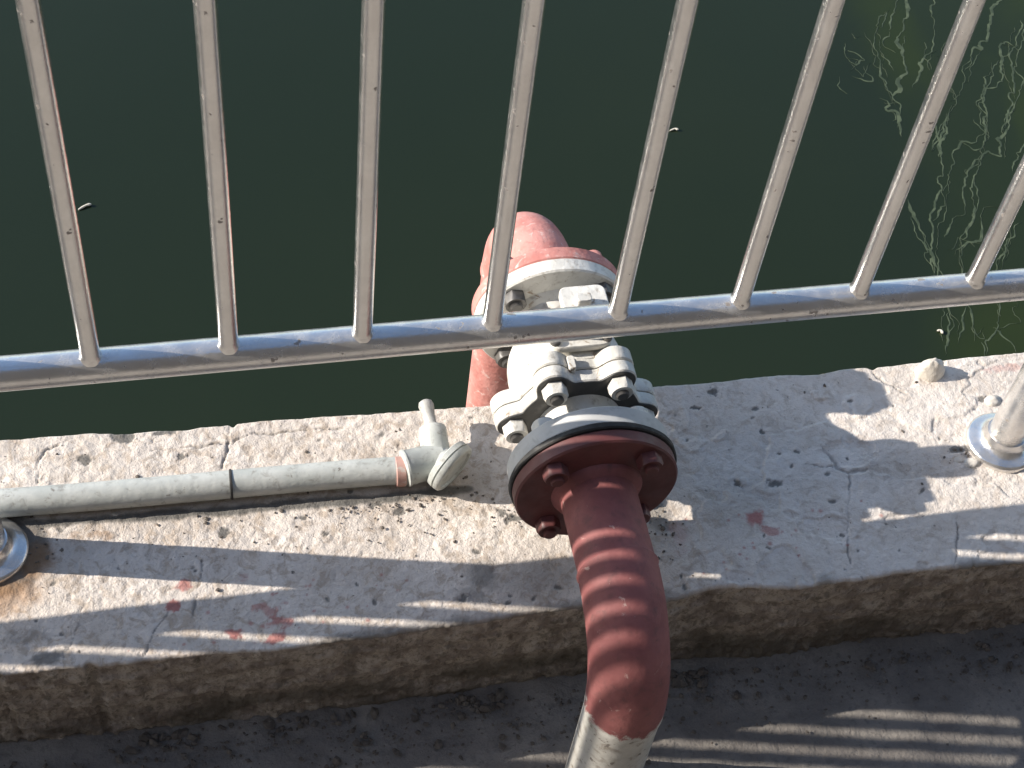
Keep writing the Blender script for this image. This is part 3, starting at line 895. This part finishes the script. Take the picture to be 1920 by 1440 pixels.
L = [
    (.0030, z6((605, -40), (600, 60), (598, 130), (575, 145), (562, 175), (575, 210), (595, 215), (590, 260), (600, 310), (585, 350), (565, 395), (540, 415), (530, 440))),
    (.0020, z6((490, 425), (530, 440), (515, 470), (535, 490), (575, 495), (570, 540), (585, 600))),
    (.0018, z6((710, -30), (718, 60), (730, 100), (730, 150), (712, 215), (680, 240), (660, 290), (665, 330), (640, 385))),
    (.0016, z6((560, -20), (560, 60), (545, 90), (530, 130))),
    (.0020, z6((1020, -20), (975, 60), (965, 120), (960, 180), (920, 220), (890, 210), (880, 260), (850, 290), (855, 350), (840, 430), (805, 440))),
    (.0020, z6((1085, 215), (1045, 175), (1025, 200), (1018, 300), (1020, 350), (990, 385), (940, 385), (935, 440), (940, 520), (950, 580), (900, 625), (850, 610), (815, 660), (800, 700), (775, 780), (770, 900), (730, 960))),
    (.0018, z6((1130, 330), (1090, 440), (1055, 500), (1035, 570), (1000, 610), (1025, 690), (960, 660), (900, 720), (860, 790), (850, 850), (850, 930), (815, 960), (770, 1030))),
    (.0017, z6((620, 870), (650, 950), (680, 1030), (710, 1110), (730, 1190))),
    (.0014, z6((810, 1110), (830, 1075), (880, 1050), (920, 1060), (940, 1030), (930, 920), (1010, 895))),
    (.0014, z6((1125, 600), (1075, 700), (1070, 750))),
    (.0022, z6((780, 490), (775, 530), (775, 590), (750, 650), (745, 690))),
    (.0012, z6((1105, 960), (1060, 1050), (1030, 1130))),
    (.0013, z6((340, 190), (340, 240), (380, 290), (420, 250), (370, 220), (345, 225))),
    (.0013, z6((370, 330), (430, 370), (450, 350), (410, 290))),
    (.0012, z6((490, 240), (535, 300))), (.0012, z6((310, 340), (300, 380), (330, 410))), (.0014, z6((365, 140), (385, 175), (410, 165))),
    (.0012, z6((750, 250), (760, 190), (800, 175))),
    (.0014, z8((1485, 300), (1480, 400), (1500, 460), (1470, 520), (1460, 580))),
    (.0016, z8((1610, 290), (1640, 400), (1620, 440), (1660, 470), (1690, 410))), (.0013, z8((1680, 490), (1690, 590))),
    (.0013, z8((1730, 420), (1790, 460), (1850, 500), (1865, 560))), (.0013, z8((1890, 270), (1890, 400), (1800, 420), (1740, 440))),
]
L += [(.0014, [(1905, 330), (1880, 400), (1890, 450), (1862, 520), (1870, 600), (1850, 660)]), (.0013, [(1800, 60), (1775, 130), (1790, 190), (1760, 260), (1772, 330), (1745, 400), (1752, 470), (1770, 560), (1762, 640)]), (.0013, [(1860, 120), (1835, 200), (1850, 260), (1822, 330), (1828, 390), (1800, 460), (1812, 540), (1800, 650)]), (.0012, [(1655, 20), (1640, 80), (1655, 150), (1690, 200), (1688, 240)]), (.0013, [(1915, 40), (1895, 110), (1905, 170), (1880, 240), (1890, 300)])]
L2 = []
rj = np.random.RandomState(8)
for w, pts in L:
    L2.append((w, pts))
    if len(pts) > 4:
        for rep in range(2):
            i0 = rj.randint(0, len(pts) - 3); i1 = min(len(pts), i0 + rj.randint(3, 5))
            ox, oy = rj.normal(0, 9, 2)
            L2.append((w * rj.uniform(.35, .6), [(x + ox + rj.normal(0, 5), y + oy + rj.normal(0, 4)) for x, y in pts[i0:i1]]))
L = L2
me = ribbon(L, WATER + .0007, 11)
tag(obj('reflection_threads', me, M['reflection']), 'thin pale squiggly reflection threads on the green water at the right', 'reflection', None, 'stuff')

def twig(px0, py0, px1, py1, r_, lab):
    a, b = Vector(atz(px0, py0, WATER + .002)), Vector(atz(px1, py1, WATER + .004))
    m_ = (a + b) / 2 + Vector((.003, .004, .001))
    mb = MB().tube([a, a.lerp(m_, .5), m_, m_.lerp(b, .6), b], [r_ * .5, r_ * .9, r_ * .7, r_ * 1.2, r_ * .6], 10)
    c_ = (a + b) / 2
    tag(obj('floating_leaf', child_mesh(mb, 'floating_leaf', c_), M['leaf'], None, c_), lab, 'leaf')
twig(147, 393, 171, 383, .0030, 'pale curled leaf floating beside the leftmost baluster')
twig(1256, 245, 1272, 243, .0026, 'short pale straw floating right of the fifth baluster')
twig(1757, 620, 1768, 625, .0030, 'tiny pale leaf floating above the mortar lump')

# ------------------------------------------------------------------ grit and crumbs
def grit(name, spots, mat, label, zf):
    rng = np.random.RandomState(3)
    V, F = [], []
    oct_v = np.array([(1, 0, 0), (-1, 0, 0), (0, 1, 0), (0, -1, 0), (0, 0, 1), (0, 0, -1), (.6, .6, .6), (-.6, .6, .6), (.6, -.6, .6), (-.6, -.6, .6)], float)
    oct_f = [(4, 8, 6), (4, 6, 7), (4, 7, 9), (4, 9, 8), (0, 6, 8), (2, 7, 6), (1, 9, 7), (3, 8, 9), (0, 2, 6), (2, 1, 7), (1, 3, 9), (3, 0, 8), (0, 5, 2), (2, 5, 1), (1, 5, 3), (3, 5, 0)]
    for (x, y, r) in spots:
        b = len(V); a = rng.uniform(0, 6.3); ca, sa = math.cos(a), math.sin(a)
        sc = r * rng.uniform(.55, 1.2, 3) * np.array([1.2, 1, .7])
        P = oct_v * (1 + rng.uniform(-.3, .3, (10, 1))) * sc
        for p in P: V.append((x + p[0] * ca - p[1] * sa, y + p[0] * sa + p[1] * ca, zf(x, y) + p[2] + sc[2] * .3))
        F += [tuple(b + i for i in f) for f in oct_f]
    me = bpy.data.meshes.new(name); me.from_pydata(V, [], F); me.update()
    return tag(obj(name, me, mat), label, 'grit', None, 'stuff')
rng = np.random.RandomState(12)
sp_ = []
for i in range(900):
    x = rng.uniform(-.2, 1.05); y = -.142 - abs(rng.normal(0, .035)); sp_.append((x, y, rng.choice([.0012, .0018, .0028, .0045], p=[.45, .33, .17, .05])))
for px, n, sd_ in ((880, 40, .02), (330, 40, .03), (600, 30, .03), (1270, 30, .015), (1290, 12, .01)):
    c = atz(px, 1395 - px * .117 + 18, GROUND)
    for i in range(n): sp_.append((c[0] + rng.normal(0, sd_), c[1] - abs(rng.normal(0, .010)), rng.choice([.002, .004, .0065], p=[.5, .35, .15])))
paint('earth', (.085, .07, .058), (.16, .135, .11), (.30, .27, .23), (.62, .72), .95, 80)
grit('grit', sp_, M['earth'], 'loose dark grit along the foot of the kerb', lambda x, y: GROUND + .003)
sp_ = []
for px, py, n, sx_, sy_ in ((780, 945, 50, .06, .006), (960, 965, 22, .012, .012), (300, 985, 30, .12, .006), (1235, 985, 26, .010, .016), (1800, 860, 26, .012, .010), (80, 1020, 26, .012, .03),
                            (700, 1000, 40, .12, .02), (860, 905, 10, .02, .012), (1650, 800, 16, .1, .05), (500, 850, 22, .16, .03)):
    c = atz(px, py, 0)
    for i in range(n):
        x, y = c[0] + rng.normal(0, sx_), c[1] + rng.normal(0, sy_)
        if -.12 < y < .11: sp_.append((x, y, rng.choice([.0008, .0012, .0018, .0026], p=[.4, .35, .2, .05])))
grit('kerb_grit', sp_, M['earth'], 'fine dark crumbs scattered on the kerb top', lambda x, y: .0005)
